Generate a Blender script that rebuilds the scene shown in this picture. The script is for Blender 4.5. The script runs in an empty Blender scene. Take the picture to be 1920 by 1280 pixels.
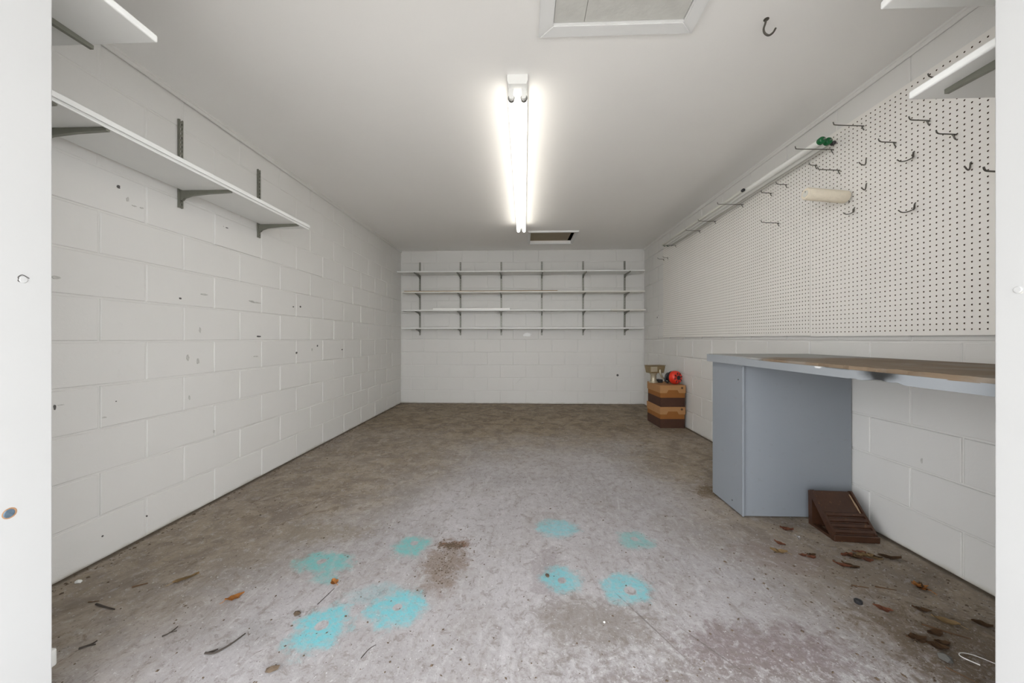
import bpy, bmesh, math, random
from mathutils import Vector, Matrix

random.seed(7)
SC = bpy.context.scene
COL = SC.collection
PI = math.pi

# ---------------------------------------------------------------- camera
cd = bpy.data.cameras.new('camera')
cam = bpy.data.objects.new('camera', cd)
COL.objects.link(cam)
cd.sensor_width = 36.0
cd.lens = 36.0 * 666.5 / 1920.0
cd.shift_y = -5.7 / 1920.0
cd.clip_start = 0.02
cam.location = (0, 0, 1.0307)
cam.rotation_euler = (PI / 2, 0, 0.0343)
SC.camera = cam

# ---------------------------------------------------------------- world: even overcast sky
W = bpy.data.worlds.new('overcast_sky')
SC.world = W
W.use_nodes = True
WB = W.node_tree.nodes['Background']
WB.inputs['Color'].default_value = (0.955, 0.975, 1.0, 1)
WB.inputs['Strength'].default_value = 6.1
TUBE_POWER = 6.3
SC.view_settings.view_transform = 'Standard'
SC.view_settings.look = 'None'
SC.view_settings.gamma = 1.0
SC.view_settings.use_curve_mapping = False
SC.view_settings.exposure = 0.08

# ---------------------------------------------------------------- room dimensions (metres)
XL, XR, YB, ZC = -1.970, 1.874, 5.6255, 2.4273
YF = 0.92                       # inner face of the front wall
JL, JR = -1.283, 1.168          # door opening
H = 0.2032


# ================================================================= helpers
def new_obj(name, me, parent=None, loc=None, rot=None, kind=None):
    o = bpy.data.objects.new(name, me)
    COL.objects.link(o)
    if parent is not None:
        o.parent = parent
    if loc is not None:
        o.location = loc
    if rot is not None:
        o.rotation_euler = rot
    if kind:
        o['kind'] = kind
    return o


def finish(bm, name, mat, smooth=False):
    me = bpy.data.meshes.new(name)
    bmesh.ops.recalc_face_normals(bm, faces=bm.faces[:])
    bm.to_mesh(me)
    bm.free()
    mats = mat if isinstance(mat, (list, tuple)) else [mat]
    for m in mats:
        me.materials.append(m)
    if smooth:
        me.polygons.foreach_set('use_smooth', [True] * len(me.polygons))
        try:
            me.set_sharp_from_angle(angle=math.radians(40))
        except Exception:
            pass
    return me


def part(name, bm, mat, parent=None, loc=None, rot=None, smooth=False, kind=None):
    return new_obj(name, finish(bm, name, mat, smooth), parent, loc, rot, kind)


def thing(name, label, cat, loc=(0, 0, 0), rot=(0, 0, 0), group=None):
    o = new_obj(name, None, None, loc, rot)
    o['label'] = label
    o['category'] = cat
    if group:
        o['group'] = group
    return o


def tag(o, label, cat, group=None, kind=None):
    o['label'] = label
    o['category'] = cat
    if group:
        o['group'] = group
    if kind:
        o['kind'] = kind
    return o


def BM():
    return bmesh.new()


def box(bm, x0, x1, y0, y1, z0, z1, bev=0.0, seg=2, mi=0):
    r = bmesh.ops.create_cube(bm, size=1.0)
    vs = r['verts']
    for v in vs:
        v.co = Vector((x0 + (v.co.x + .5) * (x1 - x0), y0 + (v.co.y + .5) * (y1 - y0), z0 + (v.co.z + .5) * (z1 - z0)))
    fs = set(f for v in vs for f in v.link_faces)
    for f in fs:
        f.material_index = mi
    if bev > 0:
        es = list(set(e for v in vs for e in v.link_edges))
        bmesh.ops.bevel(bm, geom=es, offset=bev, segments=seg, affect='EDGES', profile=.5)
    return vs


def boxbm(*a, **k):
    bm = BM()
    box(bm, *a, **k)
    return bm


def tube(bm, pts, r, n=8, caps=True, mi=0):
    """sweep a circle along a polyline; r may be a number or a list"""
    P = [Vector(p) for p in pts]
    rs = r if isinstance(r, (list, tuple)) else [r] * len(P)
    T = []
    for i in range(len(P)):
        a = P[max(i - 1, 0)]
        b = P[min(i + 1, len(P) - 1)]
        T.append((b - a).normalized())
    up = Vector((0, 0, 1)) if abs(T[0].z) < .9 else Vector((1, 0, 0))
    nrm = (up - T[0] * up.dot(T[0])).normalized()
    rings = []
    for i, p in enumerate(P):
        nrm = (nrm - T[i] * nrm.dot(T[i]))
        if nrm.length < 1e-6:
            nrm = T[i].orthogonal()
        nrm.normalize()
        bi = T[i].cross(nrm)
        rings.append([bm.verts.new(p + (nrm * math.cos(2 * PI * k / n) + bi * math.sin(2 * PI * k / n)) * rs[i]) for k in range(n)])
    for a, b in zip(rings, rings[1:]):
        for k in range(n):
            f = bm.faces.new((a[k], a[(k + 1) % n], b[(k + 1) % n], b[k]))
            f.material_index = mi
    if caps:
        for ring in (rings[0], rings[-1]):
            f = bm.faces.new(ring)
            f.material_index = mi
    return rings


def smooth_path(pts, sub=4):
    P = [Vector(p) for p in pts]
    out = []
    for i in range(len(P) - 1):
        p0 = P[max(i - 1, 0)]; p1 = P[i]; p2 = P[i + 1]; p3 = P[min(i + 2, len(P) - 1)]
        for k in range(sub):
            t = k / sub
            out.append(.5 * ((2 * p1) + (p2 - p0) * t + (2 * p0 - 5 * p1 + 4 * p2 - p3) * t * t + (3 * p1 - p0 - 3 * p2 + p3) * t ** 3))
    out.append(P[-1])
    return out


def lathe(bm, prof, n=24, axis='Z', origin=(0, 0, 0), mi=0):
    """prof: list of (radius, height)"""
    O = Vector(origin)
    rings = []
    for r, h in prof:
        ring = []
        for k in range(n):
            a = 2 * PI * k / n
            c, s = r * math.cos(a), r * math.sin(a)
            v = {'Z': Vector((c, s, h)), 'Y': Vector((c, h, s)), 'X': Vector((h, c, s))}[axis]
            ring.append(bm.verts.new(O + v))
        rings.append(ring)
    for a, b in zip(rings, rings[1:]):
        for k in range(n):
            f = bm.faces.new((a[k], a[(k + 1) % n], b[(k + 1) % n], b[k]))
            f.material_index = mi
    for ring in (rings[0], rings[-1]):
        f = bm.faces.new(ring)
        f.material_index = mi


def prism(bm, poly, axis, a0, a1, mi=0):
    """extrude a 2-D polygon along an axis. axis X: poly=(y,z); Y: poly=(x,z); Z: poly=(x,y)"""
    def mk(p, a):
        return {'X': (a, p[0], p[1]), 'Y': (p[0], a, p[1]), 'Z': (p[0], p[1], a)}[axis]
    A = [bm.verts.new(mk(p, a0)) for p in poly]
    B = [bm.verts.new(mk(p, a1)) for p in poly]
    n = len(poly)
    fs = [bm.faces.new(A), bm.faces.new(list(reversed(B)))]
    for i in range(n):
        fs.append(bm.faces.new((A[i], B[i], B[(i + 1) % n], A[(i + 1) % n])))
    for f in fs:
        f.material_index = mi


# ================================================================= materials
class NT:
    """small node-tree helper"""
    def __init__(self, name):
        self.m = bpy.data.materials.new(name)
        self.m.use_nodes = True
        self.t = self.m.node_tree
        self.n = self.t.nodes
        self.l = self.t.links
        self.b = self.n['Principled BSDF']
        tc = self.n.new('ShaderNodeTexCoord')
        self.P = tc.outputs['Object']

    def link(self, a, b):
        self.l.new(a, b)

    def val(self, sock, v):
        if hasattr(v, 'is_output'):
            self.l.new(v, sock)
        else:
            sock.default_value = v

    def noise(self, scale, detail=4, rough=.55, dist=0, vec=None):
        n = self.n.new('ShaderNodeTexNoise')
        self.link(vec if vec is not None else self.P, n.inputs['Vector'])
        n.inputs['Scale'].default_value = scale
        n.inputs['Detail'].default_value = detail
        n.inputs['Roughness'].default_value = rough
        n.inputs['Distortion'].default_value = dist
        return n.outputs['Fac']

    def ramp(self, v, a, b, smooth=True):
        n = self.n.new('ShaderNodeMapRange')
        n.interpolation_type = 'SMOOTHSTEP' if smooth else 'LINEAR'
        n.inputs['From Min'].default_value = a
        n.inputs['From Max'].default_value = b
        self.link(v, n.inputs['Value'])
        return n.outputs['Result']

    def math(self, op, a, b=0.0, c=None):
        n = self.n.new('ShaderNodeMath')
        n.operation = op
        self.val(n.inputs[0], a)
        self.val(n.inputs[1], b)
        if c is not None:
            self.val(n.inputs[2], c)
        return n.outputs[0]

    def mix(self, f, a, b, mode='MIX'):
        n = self.n.new('ShaderNodeMix')
        n.data_type = 'RGBA'
        n.blend_type = mode
        self.val(n.inputs[0], f)
        for s, v in ((n.inputs[6], a), (n.inputs[7], b)):
            if hasattr(v, 'is_output'):
                self.link(v, s)
            else:
                s.default_value = (*v, 1) if len(v) == 3 else v
        return n.outputs[2]

    def mapping(self, loc=(0, 0, 0), rot=(0, 0, 0), scale=(1, 1, 1), vec=None, kind='POINT'):
        n = self.n.new('ShaderNodeMapping')
        n.vector_type = kind
        n.inputs['Location'].default_value = loc
        n.inputs['Rotation'].default_value = rot
        n.inputs['Scale'].default_value = scale
        self.link(vec if vec is not None else self.P, n.inputs['Vector'])
        return n.outputs[0]

    def length(self, v):
        n = self.n.new('ShaderNodeVectorMath')
        n.operation = 'LENGTH'
        self.link(v, n.inputs[0])
        return n.outputs['Value']

    def sep(self, v=None):
        n = self.n.new('ShaderNodeSeparateXYZ')
        self.link(v if v is not None else self.P, n.inputs[0])
        return n.outputs

    def color(self, c):
        self.val(self.b.inputs['Base Color'], c if hasattr(c, 'is_output') else (*c, 1))

    def rough(self, v):
        self.val(self.b.inputs['Roughness'], v)

    def bump(self, h, strength=.3, dist=.01, prev=None):
        n = self.n.new('ShaderNodeBump')
        n.inputs['Strength'].default_value = strength
        n.inputs['Distance'].default_value = dist
        self.link(h, n.inputs['Height'])
        if prev is not None:
            self.link(prev, n.inputs['Normal'])
        self.link(n.outputs[0], self.b.inputs['Normal'])
        return n.outputs[0]


def simple(name, col, rough=.5, metal=0.0, var=.06, nscale=12, bump=0.0, bscale=80, spec=None):
    t = NT(name)
    nz = t.noise(nscale, 5)
    a = tuple(max(0, c * (1 - var)) for c in col)
    b = tuple(min(1, c * (1 + var)) for c in col)
    t.color(t.mix(nz, a, b))
    t.rough(rough)
    t.b.inputs['Metallic'].default_value = metal
    if spec is not None:
        t.b.inputs['Specular IOR Level'].default_value = spec
    if bump > 0:
        t.bump(t.noise(bscale, 3), bump, .004)
    return t.m


WHITE = (0.75, 0.745, 0.73)


def wall_material(name, dirt=True, spackle=False):
    t = NT(name)
    geo = t.n.new('ShaderNodeNewGeometry')
    P = geo.outputs['Position']
    n1 = t.noise(1.4, 4, vec=P)
    n2 = t.noise(9, 5, vec=P)
    c = t.mix(n1, (0.665, 0.652, 0.625), (0.725, 0.713, 0.687))
    c = t.mix(t.math('MULTIPLY', t.ramp(n2, .56, .75), .25), c, (0.66, 0.65, 0.61))
    # scuffs and grey smears
    sc = t.noise(3.5, 6, .65, 1.2, vec=P)
    c = t.mix(t.math('MULTIPLY', t.ramp(sc, .66, .78), .3), c, (0.5, 0.49, 0.46))
    # splash-back grime along the foot of the wall
    z = t.sep(P)[2]
    g = t.math('MULTIPLY', t.ramp(t.math('ADD', z, t.math('MULTIPLY', n2, .05)), .05, .015), .6)
    c = t.mix(g, c, (0.34, 0.29, 0.2))
    if spackle:
        v = t.mapping((0.043, 5.62, 1.088), (0, 0, 0), (.09, 1, .045), vec=P, kind='TEXTURE')
        d = t.math('ADD', t.length(v), t.math('MULTIPLY', t.noise(28, 3, vec=P), .9))
        c = t.mix(t.ramp(d, 1.25, .9), c, (0.92, 0.92, 0.91))
    t.color(c)
    t.rough(.55)
    t.bump(t.noise(60, 4, .7, vec=P), .16, .005)
    return t.m


M = {}
M['wall'] = wall_material('painted_block')
M['wall_back'] = wall_material('painted_block_back', spackle=True)
M['ceiling'] = simple('ceiling_paint', (0.89, 0.875, 0.85), .7, var=.02, nscale=2, bump=.06, bscale=160)
M['trim'] = simple('white_trim', (0.80, 0.80, 0.79), .42, var=.02, nscale=6, bump=.05, bscale=60)
M['jamb'] = simple('jamb_paint', (0.55, 0.55, 0.545), .45, var=.03, nscale=5, bump=.05, bscale=60)
M['shelf'] = simple('white_shelf', (0.80, 0.80, 0.78), .42, var=.03, nscale=5)
M['shelf_off'] = simple('offwhite_board', (0.78, 0.76, 0.71), .5, var=.04, nscale=5)
M['bright_board'] = simple('bright_board', (0.88, 0.87, 0.84), .45, var=.02)
M['metal'] = simple('grey_steel', (0.22, 0.22, 0.185), .42, .55, var=.15, nscale=30)
M['steel_dark'] = simple('dark_wire', (0.12, 0.11, 0.095), .45, .6, var=.2, nscale=60)
M['black'] = simple('black_plastic', (0.02, 0.02, 0.022), .45)
M['dark_hole'] = simple('dark_anchor', (0.09, 0.085, 0.08), .8)
M['smudge'] = simple('grey_smudge', (0.50, 0.49, 0.46), .8, var=.3, nscale=60)
M['peg'] = simple('pegboard_white', (0.79, 0.765, 0.72), .5, var=.025, nscale=3)
M['hardboard'] = simple('raw_hardboard', (0.10, 0.06, 0.035), .9)
M['housing'] = simple('lamp_housing', (0.85, 0.85, 0.83), .35, var=.01)
M['socket'] = simple('lamp_socket', (0.8, 0.8, 0.78), .4, var=.02)
M['cap_metal'] = simple('tube_cap', (0.3, 0.3, 0.29), .3, .7)
M['green'] = simple('green_cap', (0.006, 0.12, 0.035), .25, var=.1)
M['tube_glass'] = simple('spare_tube', (0.80, 0.80, 0.76), .18, var=.02, nscale=4)
M['rod_pale'] = simple('pale_rod', (0.62, 0.61, 0.55), .4, var=.06)
M['cream'] = simple('roller_nap', (0.80, 0.72, 0.58), .95, var=.12, nscale=40, bump=.6, bscale=300)
M['gray_paint'] = None
M['red'] = simple('red_plastic', (0.72, 0.035, 0.015), .35, var=.1)
M['brass'] = simple('tan_metal', (0.27, 0.20, 0.105), .4, .35, var=.18, nscale=25)
M['brass_light'] = simple('pale_metal', (0.42, 0.37, 0.27), .4, .35, var=.12, nscale=25)
M['brown_wood_strip'] = simple('brown_strip', (0.34, 0.24, 0.13), .7, var=.2, nscale=20)
M['hatch_raw'] = simple('raw_hatch_board', (0.34, 0.285, 0.20), .85, var=.12, nscale=8)
M['hatch_white'] = simple('hatch_panel', (0.60, 0.595, 0.56), .7, var=.12, nscale=14, bump=.3, bscale=40)
M['dark_attic'] = simple('attic_timber', (0.05, 0.04, 0.03), .9)
M['driveway'] = simple('driveway_concrete', (0.56, 0.54, 0.51), .9, var=.12, nscale=3)
M['stick'] = simple('dark_twig', (0.045, 0.035, 0.028), .8, var=.3, nscale=40)
M['leaf_brown'] = simple('brown_leaf', (0.105, 0.055, 0.024), .75, var=.4, nscale=60)
M['leaf_orange'] = simple('orange_leaf', (0.46, 0.19, 0.045), .7, var=.3, nscale=60)
M['leaf_tan'] = simple('tan_leaf', (0.34, 0.23, 0.11), .75, var=.3, nscale=60)
M['leaf_red'] = simple('reddish_leaf', (0.23, 0.085, 0.045), .75, var=.3, nscale=60)
M['grit'] = simple('grit', (0.10, 0.07, 0.045), .9, var=.7, nscale=25)
M['white_plastic'] = simple('white_plastic', (0.78, 0.78, 0.75), .4)
M['foil'] = simple('foil', (0.75, 0.75, 0.76), .25, .9)
M['stone'] = simple('stone_chip', (0.12, 0.115, 0.105), .85, var=.4)
M['bolt_blue'] = simple('worn_bolt', (0.16, 0.23, 0.30), .4, .5, var=.5, nscale=120)
M['rust'] = simple('rust_ring', (0.42, 0.24, 0.13), .7, var=.3, nscale=90)


def emission(name, col, s):
    m = bpy.data.materials.new(name)
    m.use_nodes = True
    b = m.node_tree.nodes['Principled BSDF']
    b.inputs['Base Color'].default_value = (.9, .9, .9, 1)
    b.inputs['Emission Color'].default_value = (*col, 1)
    b.inputs['Emission Strength'].default_value = s
    return m


M['lit_tube'] = emission('lit_tube', (1.0, 0.955, 0.87), TUBE_POWER)


def gray_paint():
    t = NT('grey_blue_paint')
    n1 = t.noise(3, 4)
    n2 = t.noise(30, 4)
    c = t.mix(n1, (0.215, 0.235, 0.262), (0.25, 0.268, 0.29))
    c = t.mix(t.math('MULTIPLY', t.ramp(n2, .62, .7), .25), c, (0.2, 0.2, 0.2))
    t.color(c)
    t.rough(.5)
    t.bump(t.noise(90, 3), .1, .003)
    return t.m


M['gray_paint'] = gray_paint()


def fascia_material():
    t = NT('scorched_fascia')
    n1 = t.noise(4, 4)
    c = t.mix(n1, (0.255, 0.275, 0.295), (0.30, 0.315, 0.33))
    n2 = t.noise(26, 4)
    for cy, cz, ry, rz, k in ((1.268, .915, .085, .042, .95), (1.268, .895, .032, .06, .9), (1.42, .922, .10, .014, .9)):
        v = t.mapping((0, cy, cz), (0, 0, 0), (10, ry, rz), kind='TEXTURE')
        d = t.math('ADD', t.length(v), t.math('MULTIPLY', n2, .5))
        c = t.mix(t.math('MULTIPLY', t.ramp(d, 1.35, .55), k), c, (0.02, 0.02, 0.02))
    w = t.mapping((0, 1.52, .913), (0, 0, 0), (10, .025, .01), kind='TEXTURE')
    c = t.mix(t.math('MULTIPLY', t.ramp(t.math('ADD', t.length(w), n2), 1.4, 1.0), .8), c, (.75, .75, .75))
    t.color(c)
    t.rough(.5)
    t.bump(t.noise(60, 3), .12, .003)
    return t.m


M['fascia'] = fascia_material()


def benchtop_material():
    t = NT('worn_bench_wood')
    v = t.mapping(scale=(22, 1.2, 8))
    g = t.noise(3.0, 6, .65, .8, vec=v)
    c = t.mix(g, (0.085, 0.052, 0.028), (0.29, 0.215, 0.145))
    c = t.mix(t.math('MULTIPLY', t.ramp(t.noise(5, 5), .5, .65), .6), c, (0.25, 0.225, 0.195))
    y = t.sep()[1]
    m = t.ramp(t.math('ADD', y, t.math('MULTIPLY', t.noise(9, 4), .35)), 2.02, 2.2)
    c = t.mix(m, c, (0.31, 0.31, 0.30))
    t.color(c)
    t.rough(.75)
    t.bump(g, .5, .006)
    return t.m


M['bench_wood'] = benchtop_material()


def rusty_brown():
    t = NT('rusty_brown')
    g = t.noise(18, 6, .65, .4)
    c = t.mix(g, (0.018, 0.007, 0.004), (0.075, 0.030, 0.013))
    c = t.mix(t.math('MULTIPLY', t.ramp(t.noise(38, 5, .7), .60, .72), .7), c, (0.28, 0.15, 0.07))
    t.color(c)
    t.rough(.42)
    t.bump(g, .3, .004)
    return t.m


M['rusty'] = rusty_brown()
M['rust_worn'] = simple('worn_edge', (0.30, 0.21, 0.13), .6, var=.4, nscale=60)


def cardboard(name, bands):
    t = NT(name)
    z = t.sep()[2]
    n = t.noise(14, 4)
    c = t.mix(n, (0.37, 0.185, 0.072), (0.45, 0.235, 0.095))
    if bands:
        lo = t.mix(n, (0.048, 0.018, 0.009), (0.075, 0.03, 0.015))
        hi = t.mix(n, (0.25, 0.092, 0.016), (0.32, 0.125, 0.026))
        st = t.math('FRACT', t.math('MULTIPLY', z, 130.0))
        hi = t.mix(t.math('MULTIPLY', t.math('GREATER_THAN', st, .7), .25), hi, (0.25, 0.10, 0.03))
        c = t.mix(t.math('GREATER_THAN', z, .105), lo, hi)
    t.color(c)
    t.rough(.85)
    t.bump(t.noise(60, 3), .1, .003)
    return t.m


M['card'] = cardboard('cardboard_lid', False)
M['card_body'] = cardboard('cardboard_body', True)


def floor_material():
    t = NT('stained_concrete')
    X, Y, Z = t.sep()[:]
    # base: several scales of mottling
    a = t.noise(.9, 5, .6, .5)
    b = t.noise(4.0, 6, .65, .8)
    f = t.noise(38, 5, .7)
    sv = t.mapping(rot=(0, 0, -.15), scale=(2.8, .9, 1))
    s = t.noise(5.5, 5, .68, 1.8, vec=sv)
    c = t.mix(t.ramp(a, .32, .68), (0.335, 0.315, 0.315), (0.455, 0.435, 0.445))
    c = t.mix(t.math('MULTIPLY', t.ramp(b, .48, .72), .55), c, (0.30, 0.27, 0.245))
    c = t.mix(t.math('MULTIPLY', t.ramp(s, .52, .70), .50), c, (0.25, 0.225, 0.20))
    c = t.mix(t.math('MULTIPLY', t.ramp(s, .46, .33), .45), c, (0.52, 0.505, 0.51))
    # brown dirt: deeper in the room, and along the walls
    ny = t.math('MULTIPLY', t.math('SUBTRACT', t.noise(1.1, 6, .62, .6), .5), 2.6)
    dback = t.ramp(t.math('ADD', Y, t.math('MULTIPLY', ny, .6)), 2.5, 4.3)
    dleft = t.ramp(t.math('ADD', t.math('SUBTRACT', t.math('MULTIPLY', Y, .45), X), t.math('MULTIPLY', ny, .32)), 1.35, 2.4)
    dright = t.math('MULTIPLY', t.ramp(t.math('ADD', t.math('ADD', X, t.math('MULTIPLY', Y, .15)), t.math('MULTIPLY', ny, .32)), .95, 1.9), .85)
    d = t.math('MAXIMUM', dback, t.math('MAXIMUM', t.math('MULTIPLY', dleft, .8), dright))
    brown = t.mix(t.ramp(t.noise(6, 6, .65, .8), .35, .65), (0.135, 0.088, 0.036), (0.31, 0.235, 0.14))
    c = t.mix(t.math('MULTIPLY', d, .84), c, brown)
    # whorls of dried mud
    wv = t.noise(7, 6, .7, 2.5)
    c = t.mix(t.math('MULTIPLY', t.math('MULTIPLY', t.ramp(wv, .56, .64), t.ramp(d, .1, .7)), .55), c, (0.13, 0.09, 0.055))
    # mauve and dark stains near the door
    stn = t.math('MULTIPLY', t.math('SUBTRACT', t.noise(13, 6, .75, 1.0), .5), 2.8)
    for (cx, cy, rx, ry, col, k) in ((.80, 1.21, .34, .13, (0.185, 0.14, 0.14), .75), (1.5, 1.62, .28, .16, (0.22, 0.18, 0.14), .7), (.25, 1.30, .26, .14, (0.19, 0.16, 0.135), .65),
                                     (.62, 1.06, .5, .10, (0.19, 0.16, 0.15), .6), (1.47, 1.24, .34, .20, (0.145, 0.105, 0.065), .9),
                                     (1.62, 1.05, .34, .17, (0.14, 0.10, 0.06), .9), (1.2, 1.72, .22, .14, (0.24, 0.19, 0.17), .6),
                                     (-.36, 1.62, .12, .22, (0.21, 0.155, 0.12), .75), (-.355, 1.76, .075, .035, (0.16, 0.07, 0.03), .95),
                                     (1.30, 2.42, .16, .12, (0.12, 0.075, 0.03), .8), (-1.1, 1.85, .3, .1, (0.23, 0.19, 0.14), .6),
                                     (-1.3, 1.62, .16, .08, (0.25, 0.21, 0.17), .6), (.1, 1.58, .1, .2, (0.27, 0.24, 0.24), .6),
                                     (-.95, 1.22, .1, .08, (0.3, 0.285, 0.28), .6)):
        v = t.mapping((cx, cy, 0), (0, 0, 0), (rx, ry, 1), kind='TEXTURE')
        dd = t.math('ADD', t.length(v), stn)
        c = t.mix(t.math('MULTIPLY', t.ramp(dd, 1.15, .45), k), c, col)
    gr = t.noise(24, 5, .75, .6)
    c = t.mix(t.math('MULTIPLY', t.ramp(gr, .52, .66), .55), c, (0.20, 0.17, 0.145))
    c = t.mix(t.math('MULTIPLY', t.ramp(gr, .46, .36), .26), c, (0.55, 0.535, 0.54))
    fr = t.math('MULTIPLY', t.ramp(Y, 1.42, 1.0), t.ramp(X, -.5, .5))
    g2 = t.noise(48, 4, .8, .4)
    c = t.mix(t.math('MULTIPLY', t.math('MULTIPLY', t.ramp(g2, .50, .60), fr), .6), c, (0.19, 0.16, 0.15))
    c = t.mix(t.math('MULTIPLY', t.math('MULTIPLY', t.ramp(g2, .47, .38), fr), .5), c, (0.60, 0.585, 0.59))
    # fine pitting and flecks
    c = t.mix(t.math('MULTIPLY', t.ramp(f, .60, .68), .55), c, (0.16, 0.14, 0.12))
    c = t.mix(t.math('MULTIPLY', t.ramp(t.noise(90, 2, .7), .62, .70), .5), c, (0.14, 0.12, 0.11))
    c = t.mix(t.math('MULTIPLY', t.ramp(t.noise(70, 2, .7, 0, vec=t.mapping(loc=(9, 3, 1))), .64, .70), .5), c, (0.66, 0.65, 0.65))
    # oversprayed turquoise rings
    nz = t.math('MULTIPLY', t.math('SUBTRACT', t.noise(16, 5, .65), .5), 1.7)
    wear = t.ramp(t.noise(45, 4, .75), .62, .42)
    T1, T2 = (0.165, 0.49, 0.54), (0.165, 0.44, 0.43)
    for (cx, cy, rx, ry, rot, col, hx, hy, hr, k) in (
            (-.925, 1.605, .135, .080, -.15, T2, -.937, 1.613, .020, .95), (-.852, 1.50, .06, .045, 0, T2, 9, 9, .01, .6),
            (-.560, 1.750, .088, .090, .5, T2, -.553, 1.772, .020, .95), (-.724, 1.243, .098, .112, -.5, T1, -.728, 1.253, .022, 1),
            (-.485, 1.345, .110, .100, .4, T1, -.486, 1.348, .018, .95), (.180, 1.942, .115, .090, 0, T1, 9, 9, .01, .7),
            (.565, 1.838, .09, .080, 0, T2, .568, 1.849, .018, .7), (.160, 1.527, .085, .085, 0, T1, .161, 1.521, .018, .85),
            (.422, 1.485, .105, .090, .3, T1, .434, 1.469, .026, .85), (-.60, 1.42, .12, .06, .3, T1, 9, 9, .01, .25)):
        v = t.mapping((cx, cy, 0), (0, 0, rot), (rx, ry, 1), kind='TEXTURE')
        m = t.ramp(t.math('ADD', t.length(v), nz), 1.2, .6)
        hv = t.mapping((hx, hy, 0), (0, 0, 0), (hr, hr, 1), kind='TEXTURE')
        hm = t.ramp(t.math('ADD', t.length(hv), t.math('MULTIPLY', nz, .4)), .8, 1.2)
        m = t.math('MULTIPLY', t.math('MULTIPLY', m, hm), t.math('MULTIPLY', t.math('ADD', t.math('MULTIPLY', wear, .5), .5), k))
        c = t.mix(m, c, col)
    # hairline cracks
    for (cx, cy, L, rot) in ((.46, 1.28, .16, 2.05), (.62, 1.20, .12, 2.2)):
        v = t.mapping((cx, cy, 0), (0, 0, rot), (L, .0035, 1), kind='TEXTURE')
        dd = t.math('ADD', t.length(v), t.math('MULTIPLY', t.math('SUBTRACT', b, .5), 3))
        c = t.mix(t.math('MULTIPLY', t.ramp(dd, 1.3, .6), .6), c, (0.13, 0.11, 0.10))
    # packed dirt in the joint at the foot of the walls
    ed = t.math('MINIMUM', t.math('SUBTRACT', X, XL), t.math('MINIMUM', t.math('SUBTRACT', XR, X), t.math('SUBTRACT', YB, Y)))
    ed = t.math('ADD', ed, t.math('MULTIPLY', t.math('SUBTRACT', t.noise(14, 3), .5), .05))
    c = t.mix(t.math('MULTIPLY', t.ramp(ed, .038, .008), .85), c, (0.075, 0.055, 0.035))
    t.color(c)
    t.rough(.82)
    t.bump(t.noise(60, 3, .7), .25, .006)
    return t.m


M['floor'] = floor_material()

# ================================================================= structure
# floor slab and driveway outside
bm = BM()
box(bm, -2.2, 2.1, .55, 5.85, -.12, 0)
o = part('floor', bm, M['floor'], kind='structure')
o['label'] = 'stained concrete garage floor with turquoise paint rings'
bm = BM()
box(bm, -9, 9, -12, .55, -.12, -.02)
o = part('driveway', bm, M['driveway'], kind='structure')

# walls: mortar plane + individual blocks ------------------------------------
JW = .009                     # joint width
BT = .012                     # block slab thickness in front of the mortar backing
PROUD = .006


def block_mesh(name, L, Hh, mat):
    """front faces +Z locally, centred in x/y, chamfered rim; 18 triangles"""
    bm = BM()
    c = .0032
    x, y = L / 2, Hh / 2
    F = [bm.verts.new(p) for p in ((-x + c, -y + c, 0), (x - c, -y + c, 0), (x - c, y - c, 0), (-x + c, y - c, 0))]
    S = [bm.verts.new(p) for p in ((-x, -y, -c * .8), (x, -y, -c * .8), (x, y, -c * .8), (-x, y, -c * .8))]
    B = [bm.verts.new(p) for p in ((-x, -y, -BT), (x, -y, -BT), (x, y, -BT), (-x, y, -BT))]
    bm.faces.new(F)
    for i in range(4):
        j = (i + 1) % 4
        bm.faces.new((F[i], S[i], S[j], F[j]))
        bm.faces.new((S[i], B[i], B[j], S[j]))
    return finish(bm, name, mat)


MESHCACHE = {}


def get_block(L, Hh, key, mat):
    k = (round(L, 3), round(Hh, 3), key)
    if k not in MESHCACHE:
        MESHCACHE[k] = block_mesh('block', L, Hh, mat)
    return MESHCACHE[k]


def lay_blocks(wall, phase_even, phase_odd, u0, u1, place, key, mat, skip=None, fill=lambda k: 0.0):
    """courses of 16-inch blocks in running bond; place(u,z)-> (loc, rot)"""
    for k in range(12):
        z0 = k * H
        z1 = min((k + 1) * H, ZC)
        ph = phase_even if k % 2 == 0 else phase_odd
        n0 = math.floor((u0 - ph) / (2 * H)) - 1
        u = ph + n0 * 2 * H
        while u < u1:
            a, b = max(u, u0), min(u + 2 * H, u1)
            u += 2 * H
            if b - a < .03:
                continue
            if skip and skip(k, a, b):
                continue
            L, Hh = b - a - JW, z1 - z0 - JW
            loc, rot = place((a + b) / 2, (z0 + z1) / 2, random.uniform(-.0016, .0016) + fill(k))
            r = (rot[0] + random.uniform(-.0015, .0015), rot[1] + random.uniform(-.0008, .0008), rot[2] + random.uniform(-.0015, .0015))
            new_obj('block', get_block(L, Hh, key, mat), wall, loc, r)


# left wall (faces +X)
bm = BM()
box(bm, XL - .2, XL - PROUD, .70, YB + .2, -.1, ZC + .03)
wl = part('wall_left', bm, M['wall'], kind='structure')
lay_blocks(wl, 1.5836 + H, 1.5836, YF, YB, lambda u, z, j: ((XL + j, u, z), (PI / 2, 0, PI / 2)), 'L', M['wall'],
           fill=lambda k: -.0032 if k >= 9 else 0.0)
# right wall (faces -X)
bm = BM()
box(bm, XR + PROUD, XR + .2, .70, YB + .2, -.1, ZC + .03)
wr = part('wall_right', bm, M['wall'], kind='structure')
lay_blocks(wr, 1.5859, 1.5859 + H, YF, YB, lambda u, z, j: ((XR - j, u, z), (PI / 2, 0, -PI / 2)), 'R', M['wall'],
           skip=lambda k, a, b: 6 <= k <= 10 and b < 4.80)
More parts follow.
